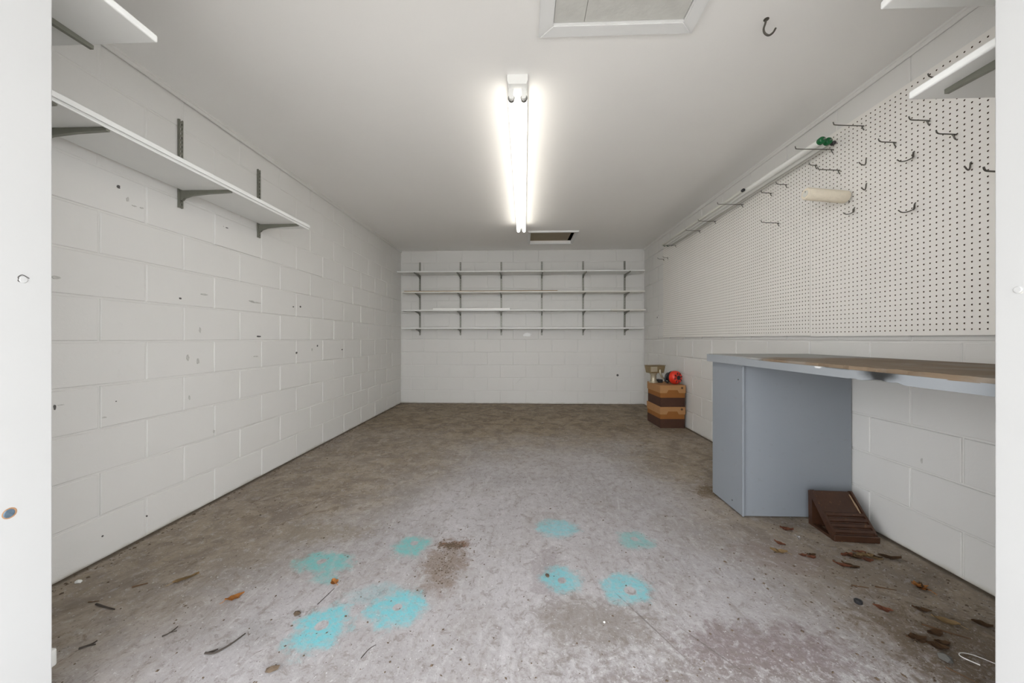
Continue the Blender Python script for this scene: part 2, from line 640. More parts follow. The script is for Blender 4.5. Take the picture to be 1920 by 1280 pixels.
# back wall (faces -Y)
bm = BM()
box(bm, XL - .2, XR + .2, YB + PROUD, YB + .2, -.1, ZC + .03)
wb = part('wall_back', bm, M['wall_back'], kind='structure')
lay_blocks(wb, .027, .027 + H, XL + .004, XR - .004, lambda u, z, j: ((u, YB - j, z), (PI / 2, 0, 0)), 'B', M['wall_back'], fill=lambda k: -.002 if k < 6 else -.0035)

# front wall around the door opening
bm = BM()
box(bm, XL - .2, JL - .05, .70, YF, -.1, ZC + .03)
box(bm, JR + .05, XR + .2, .70, YF, -.1, ZC + .03)
box(bm, JL - .05, JR + .05, .70, YF, 2.18, ZC + .03)
part('wall_front', bm, M['trim'], kind='structure')

# ceiling with the back hatch opening
HX0, HX1, HY0, HY1 = .085, .675, 4.66, 5.20
bm = BM()
cz0, cz1 = ZC, ZC + .03
box(bm, XL - .2, HX0, .70, YB + .2, cz0, cz1)
box(bm, HX1, XR + .2, .70, YB + .2, cz0, cz1)
box(bm, HX0, HX1, .70, HY0, cz0, cz1)
box(bm, HX0, HX1, HY1, YB + .2, cz0, cz1)
part('ceiling', bm, M['ceiling'], kind='structure')
# closed roof space above the ceiling
bm = BM()
box(bm, -2.3, 2.2, .6, 5.95, 3.0, 3.05)
box(bm, -2.6, 2.5, -1.5, .60, ZC + .03, ZC + .12)      # added eave, out of view, shades the jambs and near floor
box(bm, -2.3, -2.17, .6, 5.95, ZC + .03, 3.0)
box(bm, 2.07, 2.2, .6, 5.95, ZC + .03, 3.0)
box(bm, -2.17, 2.07, .6, .70, ZC + .03, 3.0)
box(bm, -2.17, 2.07, 5.83, 5.95, ZC + .03, 3.0)
part('roof', bm, M['dark_attic'], kind='structure')


# ceiling trims along the side walls
def ceil_trim(name, x0, sgn):
    bm = BM()
    poly = [(x0, ZC), (x0, ZC - .030), (x0 + sgn * .005, ZC - .030), (x0 + sgn * .008, ZC - .026), (x0 + sgn * .008, ZC - .012),
            (x0 + sgn * .012, ZC - .008), (x0 + sgn * .014, ZC)]
    prism(bm, poly, 'Y', YF + .001, YB - .001)
    return part(name, bm, M['wall'], kind='structure')


ceil_trim('trim_1', XL + .0015, 1)
ceil_trim('trim_2', XR - .0015, -1)

# door jambs -------------------------------------------------------------------
for nm, x0, x1 in (('trim_3', JL - .05, JL), ('trim_4', JR, JR + .05)):
    j = part(nm, boxbm(x0, x1, .69, YF + .004, -.02, 2.18, bev=.003), M['jamb'], kind='structure')
    s = 1 if nm == 'trim_3' else -1
    xe = JL if s > 0 else JR

    def disc(name, y, z, r, h, mat, tilt=0):
        bm = BM()
        lathe(bm, [(r, -.002), (r, h * .6), (r * .82, h)], 20, 'X')
        if s < 0:
            for v in bm.verts:
                v.co.x *= -1
        return part(name, bm, mat, j, (xe, y, z))
    if s > 0:
        disc('bolt_ring', .843, .595, .0135, .0006, M['rust'])
        disc('bolt_head', .842, .595, .0105, .0016, M['bolt_blue'])
        disc('screw_hole', .861, 1.178, .0040, .0008, M['dark_hole'])
        disc('paint_bump', .867, 1.181, .0085, .0022, M['jamb'])
        bm = BM()
        tube(bm, smooth_path([(JL + .0006, .861, 1.178), (JL + .0006, .858, 1.186), (JL + .0006, .866, 1.193), (JL + .0006, .878, 1.186)]), .0011, 6)
        part('scratch', bm, M['dark_hole'], j)
    else:
        disc('screw_hole', .877, 1.140, .0042, .0008, M['smudge'])
        disc('paint_bump', .882, 1.146, .008, .002, M['jamb'])

# wall marks: plugs, screw holes and smears, parts of the left wall ---------------
def wall_mark(wall, x, s, y, z, ry, rz, mat, nm):
    bm = BM()
    n = 9
    k = [random.uniform(.7, 1.15) for _ in range(n)]
    A = [bm.verts.new((s * .0012, ry * k[i] * math.cos(2 * PI * i / n), rz * k[i] * math.sin(2 * PI * i / n))) for i in range(n)]
    B = [bm.verts.new((-s * .002, a.co.y, a.co.z)) for a in A]
    bm.faces.new(A)
    for i in range(n):
        bm.faces.new((A[i], A[(i + 1) % n], B[(i + 1) % n], B[i]))
    part(nm, bm, mat, wall, (x, y, z))


for y, z, ry, rz, dk in ((1.66, 1.767, .007, .009, 1), (1.700, 1.722, .006, .012, 0), (1.73, 1.70, .012, .003, 0), (1.765, 1.703, .010, .004, 0),
                         (2.289, 1.763, .012, .0035, 1), (2.262, 1.764, .004, .004, 0), (1.971, 1.261, .007, .006, 1), (2.124, 1.301, .025, .006, 0),
                         (2.546, 1.295, .05, .006, 0), (2.50, 1.30, .025, .006, 0), (2.969, 1.301, .010, .006, 1), (3.063, 1.309, .012, .008, 1),
                         (2.095, 1.083, .007, .018, 0), (2.573, 1.046, .025, .006, 1), (2.016, .919, .008, .018, 0), (2.081, .893, .010, .018, 0),
                         (2.546, .899, .025, .005, 0), (3.012, .907, .010, .010, 1), (3.236, .928, .008, .012, 0), (3.322, .961, .009, .009, 1),
                         (2.026, .683, .005, .014, 0), (1.430, 1.287, .014, .008, 0), (1.425, .742, .004, .012, 1), (1.445, .748, .014, .002, 0),
                         (1.649, .727, .003, .003, 1), (1.789, .104, .004, .005, 1), (1.595, .107, .004, .004, 1), (3.778, .911, .012, .008, 1),
                         (2.19, .44, .006, .012, 0), (1.60, .66, .010, .004, 0)):
    wall_mark(wl, XL + .0012, 1, y, z, ry, rz, M['dark_hole'] if dk else M['smudge'], 'anchor_hole' if dk else 'scuff_mark')
wall_mark(wr, XR - .0012, -1, 5.073, 1.326, .012, .012, M['dark_hole'], 'anchor_hole')
wall_mark(wr, XR - .0012, -1, 5.02, 1.35, .006, .015, M['smudge'], 'scuff_mark')
for y, z in ((1.74, .455),):
    wall_mark(wr, XR - .0012, -1, y, z, .005, .012, M['smudge'], 'scuff_mark')
bm = BM()
lathe(bm, [(.018, -.002), (.018, .001), (.01, .003)], 10, 'Y')
part('anchor_hole', bm, M['dark_hole'], wb, (1.462, YB - .002, .455))

# ================================================================= strip light
LXc, LY0, LY1 = -.036, 1.88, 4.42
t = thing('strip_light', 'lit white twin-tube fluorescent strip light on the ceiling', 'ceiling light', (LXc, LY0, ZC))
LL = LY1 - LY0
bm = BM()
prism(bm, [(-.054, 0), (-.054, -.030), (-.046, -.048), (.046, -.048), (.054, -.030), (.054, 0)], 'Y', .002, LL - .002)
part('housing', bm, M['housing'], t)
for y0, y1 in ((0, .0025), (LL - .0025, LL)):
    bm = BM()
    prism(bm, [(-.055, 0), (-.055, -.031), (-.047, -.050), (.047, -.050), (.055, -.031), (.055, 0)], 'Y', y0, y1)
    part('end_plate', bm, M['housing'], t)
for sx in (-.034, .034):
    for y in (.048, LL - .05):
        bm = BM()
        w = .013
        pol = [(-w, -.046), (-w, -.085), (-w * .8, -.098), (0, -.104), (w * .8, -.098), (w, -.085), (w, -.046)]
        prism(bm, [(sx + p[0], p[1]) for p in pol], 'Y', y - .009, y + .009)
        part('lamp_holder', bm, M['socket'], t)
    bm = BM()
    lathe(bm, [(.0185, 0), (.019, .002), (.019, LL - .050 - .048 - .058), (.0185, LL - .050 - .048 - .056)], 20, 'Y', (sx, .048 + .028, -.083))
    tb = part('lamp_tube', bm, M['lit_tube'], t, smooth=True)
    tb['label'] = 'glowing fluorescent tube'
    for y in (.048 + .009, LL - .05 - .028):
        bm = BM()
        lathe(bm, [(.017, 0), (.0192, .003), (.0192, .018), (.0175, .019)], 18, 'Y', (sx, y, -.083))
        part('tube_cap', bm, M['cap_metal'], t, smooth=True)

# ================================================================= ceiling hatches
# front hatch: white moulded frame round a pale panel
t = thing('attic_hatch', 'white framed attic hatch with pale panel above the door end of the ceiling', 'hatch', (0, 0, ZC))
x0, x1, y0, y1, w = .066, .757, .98, 1.635, .062


def mitred(bm, x0, x1, y0, y1, w, side, z0, z1):
    P = {'far': [(x0, y1), (x1, y1), (x1 - w, y1 - w), (x0 + w, y1 - w)], 'near': [(x0, y0), (x1, y0), (x1 - w, y0 + w), (x0 + w, y0 + w)],
         'left': [(x0, y0), (x0, y1), (x0 + w, y1 - w), (x0 + w, y0 + w)], 'right': [(x1, y0), (x1, y1), (x1 - w, y1 - w), (x1 - w, y0 + w)]}[side]
    prism(bm, P, 'Z', z0, z1)
    es = [e for e in bm.edges if all(abs(v.co.z - z0) < 1e-6 for v in e.verts)]
    bmesh.ops.bevel(bm, geom=es, offset=.004, segments=2, affect='EDGES')


for sd in ('far', 'near', 'left', 'right'):
    bm = BM()
    mitred(bm, x0, x1, y0, y1, w, sd, -.020, 0)
    part('frame_moulding', bm, M['trim'], t)
for a, b in ((x0 + w + .002, .262), (.264, x1 - w - .002)):
    part('panel', boxbm(a, b, y0 + w + .002, y1 - w - .002, -.008, 0, bev=.001, seg=1), M['hatch_white'], t)

# back hatch: frame and a loose raw board left slightly open
t = thing('attic_opening', 'small ceiling opening with loose brown board and dark gap near the back shelves', 'hatch', (0, 0, ZC))
fw = .035
ox0, ox1, oy0, oy1 = HX0 - fw, HX1 + fw, HY0 - fw, HY1 + fw
for sd in ('far', 'near', 'left', 'right'):
    bm = BM()
    mitred(bm, ox0, ox1, oy0, oy1, fw, sd, -.018, 0)
    part('frame_moulding', bm, M['trim'], t)
part('loose_board', boxbm(-.31, .288, -.30, .30, 0, .010, bev=.001, seg=1), M['hatch_raw'], t, ((HX0 + HX1) / 2 - .035, (HY0 + HY1) / 2, .031), (0, 0, .02))

# ceiling hook
t = thing('ceiling_hook', 'dark U-shaped utility hook screwed into the ceiling at right', 'hook', (1.059, 1.593, ZC))
bm = BM()
tube(bm, smooth_path([(0, 0, .004), (-.004, 0, -.018), (-.010, .002, -.040), (-.004, .004, -.058), (.014, .006, -.066), (.032, .006, -.055), (.044, .006, -.036)], 5), .0042, 8)
part('hook_wire', bm, M['steel_dark'], t, smooth=True)
bm = BM()
lathe(bm, [(.011, 0), (.011, -.002), (.006, -.004)], 14, 'Z')
part('collar', bm, M['steel_dark'], t)


# ================================================================= shelving hardware
def standard_mesh(Lz, name='standard'):
    """slotted steel upright, local: back at y=0, faces -Y, base z=0"""
    bm = BM()
    w, d = .012, .011
    box(bm, -w, -w + .0018, -d, 0, 0, Lz)
    box(bm, w - .0018, w, -d, 0, 0, Lz)
    box(bm, -w, -.0045, -d, -d + .0016, 0, Lz)
    box(bm, .0045, w, -d, -d + .0016, 0, Lz)
    z = 0.0
    while z < Lz:
        box(bm, -.0045, .0045, -d, -d + .0016, z, min(z + .012, Lz))
        z += .0254
    return finish(bm, name, M['metal'])


def bracket_mesh(L=.29, hh=.055, th=.007, name='bracket'):
    """shelf bracket, local: root at y=0, arm reaches to y=-L, top at z=0"""
    bm = BM()
    prism(bm, [(0, 0), (-L, 0), (-L, -.014), (-L * .55, -.020), (-.06, -.030), (-.022, -.042), (-.010, -hh), (0, -hh)], 'X', -th, th)
    box(bm, -th, th, -L - .004, -L, -.014, 0)
    return finish(bm, name, M['metal'])


BR29 = bracket_mesh(.29)
BR24 = bracket_mesh(.235)
BR20 = bracket_mesh(.19, .05)


def shelf_board(name, x0, x1, y0, y1, z0, z1, label, mat, bev=.003, group=None):
    o = part(name, boxbm(x0, x1, y0, y1, z0, z1, bev=bev), mat)
    return tag(o, label, 'shelf', group)


# --- back wall rack
rk = thing('shelf_rack', 'six slotted steel uprights with shelf brackets on the back wall', 'shelf rack', (0, YB, 0))
STX = (-1.663, -1.012, -.362, .277, .925, 1.571)
SHZ = (2.051, 1.745, 1.468, 1.196)           # top of board
DEP = (.275, .24, .24, .20)
STM = standard_mesh(2.242 - 1.083)
for ix, sx in enumerate(STX):
    s = new_obj('standard', STM, rk, (sx, -.0005, 1.083))
    for k, z in enumerate(SHZ):
        new_obj('bracket', (BR24 if k else BR29) if k < 3 else BR20, s, (0, -.011, z - .019 - 1.083 - .0005))
YS = YB - .016
shelf_board('shelf_board', -1.932, 1.790, YS - .275, YS, SHZ[0] - .019, SHZ[0], 'top white shelf board on the back wall rack', M['shelf'])
shelf_board('shelf_board', -1.872, 1.800, YS - .25, YS, SHZ[1] - .019, SHZ[1], 'second white shelf board from the top on the back wall', M['shelf_off'])
shelf_board('shelf_board', -1.872, 1.292, YS - .25, YS, SHZ[2] - .019, SHZ[2], 'third white shelf board from the top, longer piece, on the back wall', M['shelf'])
shelf_board('shelf_board', 1.298, 1.815, YS - .25, YS, SHZ[2] - .019, SHZ[2], 'short white shelf piece ending the third back wall shelf at right', M['shelf_off'])
shelf_board('shelf_board', -1.890, 1.803, YS - .20, YS, SHZ[3] - .019, SHZ[3], 'bottom white shelf board on the back wall rack', M['shelf'])
# things lying on the back shelves
o = part('wooden_strip', boxbm(-1.845, .505, YS - .21, YS - .12, SHZ[1] + .0005, SHZ[1] + .016, bev=.002), M['brown_wood_strip'])
tag(o, 'long thin brown wooden strip lying on the second back shelf', 'wood strip')
o = part('loose_board', boxbm(-1.395, -.215, YS - .225, YS - .04, SHZ[2] + .0005, SHZ[2] + .026, bev=.003), M['bright_board'])
tag(o, 'loose white board lying on the third back shelf', 'board')

# --- long shelf on the left wall
rk = thing('shelf_rack', 'grey slotted uprights and brackets carrying the long left wall shelf', 'shelf rack', (XL, 0, 0), (0, 0, PI / 2))
# local frame: x -> world +Y, -y -> world +X
STM2 = standard_mesh(2.279 - 1.776)
for y in (1.366, 1.966, 2.566):
    s = new_obj('standard', STM2, rk, (y, -.0005, 1.776))
    new_obj('bracket', BR29, s, (0, -.011, 1.874 - 1.776 - .0005))
s = new_obj('standard', standard_mesh(.24), rk, (1.205, -.0005, 1.776))
new_obj('bracket', BR29, s, (0, -.011, 1.874 - 1.776 - .0005))
o = thing('shelf_board', 'long white shelf board on the left block wall', 'shelf')
part('board', boxbm(XL + .02, XL + .312, .93, 2.685, 1.8745, 1.893, bev=.003), M['shelf'], o)
part('edge_strip', boxbm(XL + .3125, XL + .322, .93, 2.683, 1.879, 1.900, bev=.002), M['shelf'], o)
part('under_strip', boxbm(XL + .3060, XL + .3122, .93, 2.683, 1.8665, 1.8745, bev=.001, seg=1), M['shelf'], o)
# a small dark scrap on that shelf
bm = BM()
tube(bm, smooth_path([(0, 0, 0), (.004, .02, .012), (.002, .045, .006)]), [.003, .006, .007, .008, .009, .008, .006, .004, .002], 6)
tag(part('dark_scrap', bm, M['black'], None, (XL + .25, 1.47, 1.899)), 'small dark scrap poking above the long left shelf', 'scrap')

# --- corner shelves fixed to the front wall, either side of the door
def corner_rack(label, xb, zs, lab_b, boards):
    rk = thing('shelf_rack', label, 'shelf rack', (xb, YF, 0), (0, 0, PI))
    z0, z1 = min(zs) - .10, min(max(zs) + .10, ZC - .02)
    s = new_obj('standard', standard_mesh(z1 - z0), rk, (0, -.0005, z0))
    for z in zs:
        new_obj('bracket', BR29 if xb < 0 else BR24, s, (0, -.011, z - z0 - .0005))
    for (x0, x1, yd, z, lab) in boards:
        bm = BM()
        box(bm, x0, x1, YF + .018, YF + yd, z, z + .026, bev=.006, seg=3)
        tag(part('shelf_board', bm, M['shelf']), lab, 'shelf')


corner_rack('grey bracket under the white shelf above the left door jamb', -1.553, (2.083,), '',
            [(XL + .01, -1.305, .305, 2.083, 'white corner shelf high above the left door jamb')])
corner_rack('grey brackets under the two white shelves beside the right door jamb', 1.335, (1.818, 2.118), '',
            [(1.268, 1.845, .30, 1.818, 'lower white corner shelf in front of the pegboard by the right door jamb'),
             (1.178, 1.845, .30, 2.118, 'upper white corner shelf near the ceiling by the right door jamb')])

# ================================================================= pegboard
PX = 1.855                     # face of the pegboard


def pegboard(y0, y1, z0, z1, label):
    import numpy as np
    p, r, th = .0254, .0037, .006
    ny, nz = int((y1 - y0) / p), int((z1 - z0) / p)
    oy, oz = y0 + ((y1 - y0) - ny * p) / 2, z0 + ((z1 - z0) - nz * p) / 2
    cell_v = [(0, 0, 0), (0, p, 0), (0, p, p), (0, 0, p)]
    ang = [PI / 8 + k * PI / 4 for k in range(8)]
    cell_v += [(0, p / 2 + r * math.cos(a), p / 2 + r * math.sin(a)) for a in ang]
    cell_v += [(th, p / 2 + r * math.cos(a), p / 2 + r * math.sin(a)) for a in ang]
    # corners: 0 (-,-) 1 (+,-) 2 (+,+) 3 (-,+); octagon indices by angle 22.5+45k
    faces = [(1, 2, 4, 11), (2, 3, 6, 5), (3, 0, 8, 7), (0, 1, 10, 9), (2, 5, 4), (3, 7, 6), (0, 9, 8), (1, 11, 10)]
    faces += [(4 + k, 4 + (k + 1) % 8, 12 + (k + 1) % 8, 12 + k) for k in range(8)]
    V, Fc, MI = [], [], []
    for j in range(ny):
        for i in range(nz):
            b = len(V)
            V += [(x, oy + j * p + y, oz + i * p + z) for x, y, z in cell_v]
            Fc += [tuple(b + q for q in f) for f in faces]
            MI += [0] * 8 + [1] * 8

    def quad(a, b_, c, d):
        k = len(V)
        V.extend([a, b_, c, d])
        Fc.append((k, k + 1, k + 2, k + 3))
    Y0, Y1, Z0, Z1 = oy, oy + ny * p, oz, oz + nz * p
    # plain margins
    if Z0 > z0 + 1e-4:
        quad((0, y0, z0), (0, y1, z0), (0, y1, Z0), (0, y0, Z0))
        quad((0, y0, Z1), (0, y1, Z1), (0, y1, z1), (0, y0, z1))
    if Y0 > y0 + 1e-4:
        quad((0, y0, Z0), (0, Y0, Z0), (0, Y0, Z1), (0, y0, Z1))
        quad((0, Y1, Z0), (0, y1, Z0), (0, y1, Z1), (0, Y1, Z1))
    for (a, b_) in (((y0, z0), (y1, z0)), ((y1, z0), (y1, z1)), ((y1, z1), (y0, z1)), ((y0, z1), (y0, z0))):
        quad((0, a[0], a[1]), (0, b_[0], b_[1]), (th, b_[0], b_[1]), (th, a[0], a[1]))
    me = bpy.data.meshes.new('pegboard')
    me.from_pydata(V, [], Fc)
    me.materials.append(M['peg'])
    me.materials.append(M['hardboard'])
    me.polygons.foreach_set('material_index', MI + [0] * (len(me.polygons) - len(MI)))
    o = new_obj('pegboard', me, None, (PX, 0, 0))
    tag(o, label, 'pegboard')
    # furring strips that hold the sheet off the wall
    for z in (z0 + .003, (z0 + z1) / 2, z1 - .035):
        part('furring_strip', boxbm(th + .0002, XR - PX - .003, y0 + .005, y1 - .005, z, z + .03), M['peg'], o)
    return o


pegboard(2.372, 4.812, 1.048, 2.267, 'long far sheet of white perforated pegboard reaching towards the back wall')
pegboard(.935, 2.369, 1.044, 2.263, 'near sheet of white perforated pegboard above the workbench')


# ---- hooks
def hook_long(Y, z, L, label, rise=.05, wire=.0026):
    t = thing('pegboard_hook', label, 'hook', (PX, Y, z), group='wire hooks on the pegboard')
    bm = BM()
    tip = .016
    tube(bm, smooth_path([(.004, 0, .0), (-.006, 0, .0), (-L * .5, 0, rise * L * .5), (-L + tip * .8, 0, rise * L), (-L + tip * .2, 0, rise * L + tip * .35),
                          (-L, 0, rise * L + tip)], 4), wire, 7)
    part('arm', bm, M['steel_dark'], t, smooth=True)
    bm = BM()
    tube(bm, smooth_path([(-.012, 0, .001), (-.006, 0, -.016), (.004, 0, -.0254)], 3), wire, 6)
    tube(bm, [(-.012, -.011, -.008), (-.005, 0, -.002), (-.002, .011, .002)], wire, 6)
    part('brace', bm, M['steel_dark'], t, smooth=True)
    return t


def hook_double(Y, z, label, s=1.0):
    t = thing('pegboard_hook', label, 'hook', (PX, Y, z), group='wire hooks on the pegboard')
    bm = BM()
    tube(bm, smooth_path([(.004, 0, .026 * s), (-.004, 0, .022 * s), (-.005, 0, 0), (-.010, 0, -.006)], 3), .0026, 7)
    part('shank', bm, M['steel_dark'], t, smooth=True)
    for sg in (-1, 1):
        bm = BM()
        tube(bm, smooth_path([(-.008, 0, -.004 * s), (-.022 * s, sg * .012 * s, -.012 * s), (-.036 * s, sg * .026 * s, -.010 * s), (-.044 * s, sg * .036 * s, .004 * s)], 4), .0026, 7)
        part('arm', bm, M['steel_dark'], t, smooth=True)
    return t


def hook_small(Y, z, label, d=.028, drop=.032):
    t = thing('pegboard_hook', label, 'hook', (PX, Y, z), group='wire hooks on the pegboard')
    bm = BM()
    tube(bm, smooth_path([(.004, 0, .002), (-.003, 0, .0), (-.005, 0, -drop * .6), (-.010, 0, -drop), (-d * .7, 0, -drop * .9), (-d, 0, -drop * .55)], 4), .0028, 7)
    part('hook_wire', bm, M['steel_dark'], t, smooth=True)
    return t


hook_long(2.006, 2.191, .164, 'long wire hook above the green ends of the spare tubes, nothing on it')
hook_long(2.201, 2.166, .222, 'long wire hook carrying the green-capped end of the spare tubes', .03)
hook_long(2.318, 2.127, .049, 'short wire hook just below the spare tubes, left of a longer hook')
hook_long(2.154, 2.019, .128, 'long empty wire hook above the cream paint roller cover')
hook_long(2.574, 2.116, .077, 'short wire hook under the tubes, right one of a pair')
hook_long(2.731, 2.120, .078, 'short wire hook under the tubes, left one of a pair')
hook_long(3.082, 2.166, .213, 'long wire hook carrying the tubes at their middle', .03)
hook_long(3.51, 2.166, .168, 'wire hook carrying the tubes, third support from the green ends', .03)
hook_long(3.813, 2.166, .150, 'wire hook carrying the tubes, fourth support from the green ends', .03)
hook_long(4.405, 2.166, .141, 'wire hook under the far tips of the tubes', .03)
hook_long(4.780, 2.082, .085, 'wire hook at the far top corner of the pegboard, left one')
hook_long(4.646, 2.070, .068, 'wire hook at the far top corner of the pegboard, right one')
hook_long(2.653, 1.870, .129, 'long empty wire hook low on the far pegboard, left of the roller cover')
hook_long(1.692, 2.028, .092, 'straight wire hook just below the lower corner shelf')
hook_long(1.593, 1.908, .082, 'straight wire hook below and right of the corner shelf bracket')
hook_long(1.839, 2.009, .085, 'straight wire hook with dark tip left of the corner shelf')
hook_double(1.755, 1.895, 'splayed double wire hook in the middle of the near pegboard')
hook_small(1.991, 2.005, 'small L-shaped hook right of the long hook over the roller cover', .042, .034)
hook_small(1.991, 1.868, 'tiny J-shaped hook right of the roller cover')
hook_small(1.540, 1.760, 'dark J-shaped hook near the right door jamb', .026, .030)
hook_long(1.436, 1.673, .080, 'dark straight hook half hidden by the right door jamb', .06, .0034)
hook_double(2.060, 1.744, 'splayed double wire hook below the roller cover', .85)
hook_double(1.750, 1.648, 'splayed double wire hook lowest on the near pegboard')
hook_long(1.652, 2.196, .051, 'short hook peeping above the edge of the lower corner shelf')

# paint roller cover on its own hook
hook_long(2.092, 1.832, .246, 'hook hidden inside the cream paint roller cover', .10)
t = thing('roller_cover', 'cream paint roller cover stuck on a pegboard hook', 'paint roller', (PX - .018, 2.092, 1.836), (0, .10, 0))
bm = BM()
lathe(bm, [(.019, 0), (.031, 0), (.034, -.006), (.0345, -.05), (.034, -.115), (.0345, -.18), (.034, -.222), (.031, -.228), (.019, -.228)], 28, 'X')
part('nap', bm, M['cream'], t, smooth=True)
bm = BM()
lathe(bm, [(.016, .002), (.0188, .002), (.0188, -.230), (.016, -.230)], 20, 'X')
part('core', bm, M['rod_pale'], t, smooth=True)

# spare tubes and rods lying on the hooks
ZT = 2.1705


def spare_tube(x, y0, y1, z, label):
    t = thing('fluorescent_tube', label, 'tube', (x, y0, z), group='spare tubes on the pegboard hooks')
    bm = BM()
    lathe(bm, [(.0185, .022), (.0195, .03), (.0195, y1 - y0 - .03), (.0185, y1 - y0 - .022)], 20, 'Y')
    part('glass', bm, M['tube_glass'], t, smooth=True)
    for y, s in ((0, 1), (y1 - y0, -1)):
        bm = BM()
        lathe(bm, [(.008, y - s * .004), (.016, y - s * .002), (.0205, y + s * .004), (.0205, y + s * .024), (.0195, y + s * .026)], 20, 'Y')
        part('end_cap', bm, M['green'], t, smooth=True)
        bm = BM()
        lathe(bm, [(.004, y - s * .012), (.004, y - s * .004)], 10, 'Y')
        part('pin', bm, M['cap_metal'], t)


spare_tube(1.752, 2.145, 4.50, ZT + .026, 'outer spare fluorescent tube with green end cap, farther from the pegboard')
spare_tube(1.797, 2.155, 4.51, ZT + .026, 'inner spare fluorescent tube with green end cap, closer to the pegboard')


def rod(name, label, cat, x, y0, y1, z, r, mat, capmat):
    t = thing(name, label, cat, (x, y0, z))
    bm = BM()
    lathe(bm, [(r * .9, .018), (r, .02), (r, y1 - y0 - .002), (r * .9, y1 - y0)], 14, 'Y')
    part('rod', bm, mat, t, smooth=True)
    bm = BM()
    lathe(bm, [(r * .7, 0), (r * 1.12, .004), (r * 1.12, .022), (r, .024)], 14, 'Y')
    part('end_cap', bm, capmat, t, smooth=True)


rod('thin_rod', 'thin pale rod with black tip beside the green-capped tubes', 'rod', 1.832, 2.160, 4.50, ZT + .018, .0105, M['rod_pale'], M['black'])
rod('thin_rod', 'pale rod with dark tip starting halfway along the tubes, outermost on the hooks', 'rod', 1.712, 2.83, 4.47, ZT + .019, .011, M['rod_pale'], M['black'])

# ================================================================= workbench
t = thing('workbench', 'grey painted workbench with worn brown top along the right wall', 'workbench', (0, 0, 0))
# ragged wooden top
bm = BM()
N = 46
bx0, bx1, by0, by1, bz0, bz1 = 1.222, XR - .004, .93, 2.415, .911, .929
rows = []
for i in range(N + 1):
    y = by0 + (by1 - by0) * i / N
    jag = random.uniform(-.004, .004) + (.006 if 1.40 < y < 1.55 else 0) + (.004 * math.sin(y * 17))
    if y > 2.05:
        jag = 0
    xf = bx0 + jag + .004
    dz = random.uniform(-.0015, .0015)
    rows.append([bm.verts.new(p) for p in ((xf, y, bz0 + dz), (xf + .002, y, bz1 - .002 + dz), (xf + .010, y, bz1 + dz * .5), (bx1, y, bz1), (bx1, y, bz0))])
for a, b in zip(rows, rows[1:]):
    for k in range(5):
        bm.faces.new((a[k], a[(k + 1) % 5], b[(k + 1) % 5], b[k]))
bm.faces.new(rows[0]); bm.faces.new(rows[-1])
part('top_board', bm, M['bench_wood'], t)
# front fascia with a chipped lower edge
bm = BM()
poly = [(.93, .912), (2.42, .926)]
pts_b = []
for i in range(60):
    y = .93 + (2.42 - .93) * i / 59
    z = .879
    if 1.20 < y < 1.36:
        z += .004 + .004 * math.sin(y * 60) + (.004 if y < 1.27 else 0)
    if y > 1.36:
        z += .001
    pts_b.append((y, z))
top = [(2.42, .927), (2.1, .925), (1.9, .916), (.93, .912)]
prism(bm, pts_b + top, 'X', 1.221, 1.243)
part('fascia', bm, M['fascia'], t)
part('end_apron', boxbm(1.245, XR - .004, 2.402, 2.42, .879, .910), M['gray_paint'], t)
# pedestal
part('side_panel', boxbm(1.250, 1.268, 2.085, 2.405, .012, .879, bev=.002), M['gray_paint'], t)
part('front_panel', boxbm(1.2685, XR - .006, 2.094, 2.110, .008, .905, bev=.001, seg=1), M['gray_paint'], t)
part('rear_panel', boxbm(1.2685, XR - .006, 2.386, 2.400, .008, .879, bev=.001, seg=1), M['gray_paint'], t)
part('corner_strip', boxbm(1.2475, 1.2585, 2.076, 2.0845, .012, .872, bev=.002), M['gray_paint'], t)
part('ledger', boxbm(XR - .045, XR - .005, .94, 2.09, .86, .910), M['gray_paint'], t)
for y, z in ((2.10, .79), (2.16, .06)):
    bm = BM()
    lathe(bm, [(.004, 0), (.004, -.002)], 8, 'X')
    part('nail_head', bm, M['dark_hole'], t, (1.2495, y + .02, z))

# ================================================================= rusty footrest
t = thing('foot_ramp', 'dark brown rusty wedge with ridged slope standing against the grey pedestal', 'wedge', (1.574, 1.868, 0), (0, 0, -.06))
w = .205
y_top, z_top = .150, .192
sl = math.atan2(z_top - .034, y_top)
# sloping plate
bm = BM()
prism(bm, [(0, .034), (y_top, z_top), (y_top + .010, z_top - .006), (.014, .022)], 'X', .004, w - .004)
part('slope_plate', bm, M['rusty'], t)
# side rims
for x0 in (0, w - .010):
    bm = BM()
    prism(bm, [(-.004, .020), (-.004, .042), (y_top - .004, z_top + .006), (y_top + .012, z_top), (y_top + .012, z_top - .022), (.02, .014)], 'X', x0, x0 + .010)
    part('side_rim', bm, M['rusty'], t)
# ridges on the lower slope
for k in range(4):
    f = .07 + k * .125
    yc, zc = f * y_top, .034 + f * (z_top - .034)
    bm = BM()
    nx, nz = -math.sin(sl), math.cos(sl)
    tx, tz = math.cos(sl), math.sin(sl)
    a = .0105
    prism(bm, [(yc - tx * a, zc - tz * a), (yc - tx * a * .7 + nx * .007, zc - tz * a * .7 + nz * .007), (yc + tx * a * .5 + nx * .010, zc + tz * a * .5 + nz * .010),
               (yc + tx * a, zc + tz * a)], 'X', .0105, w - .0105)
    part('ridge', bm, M['rusty'], t)
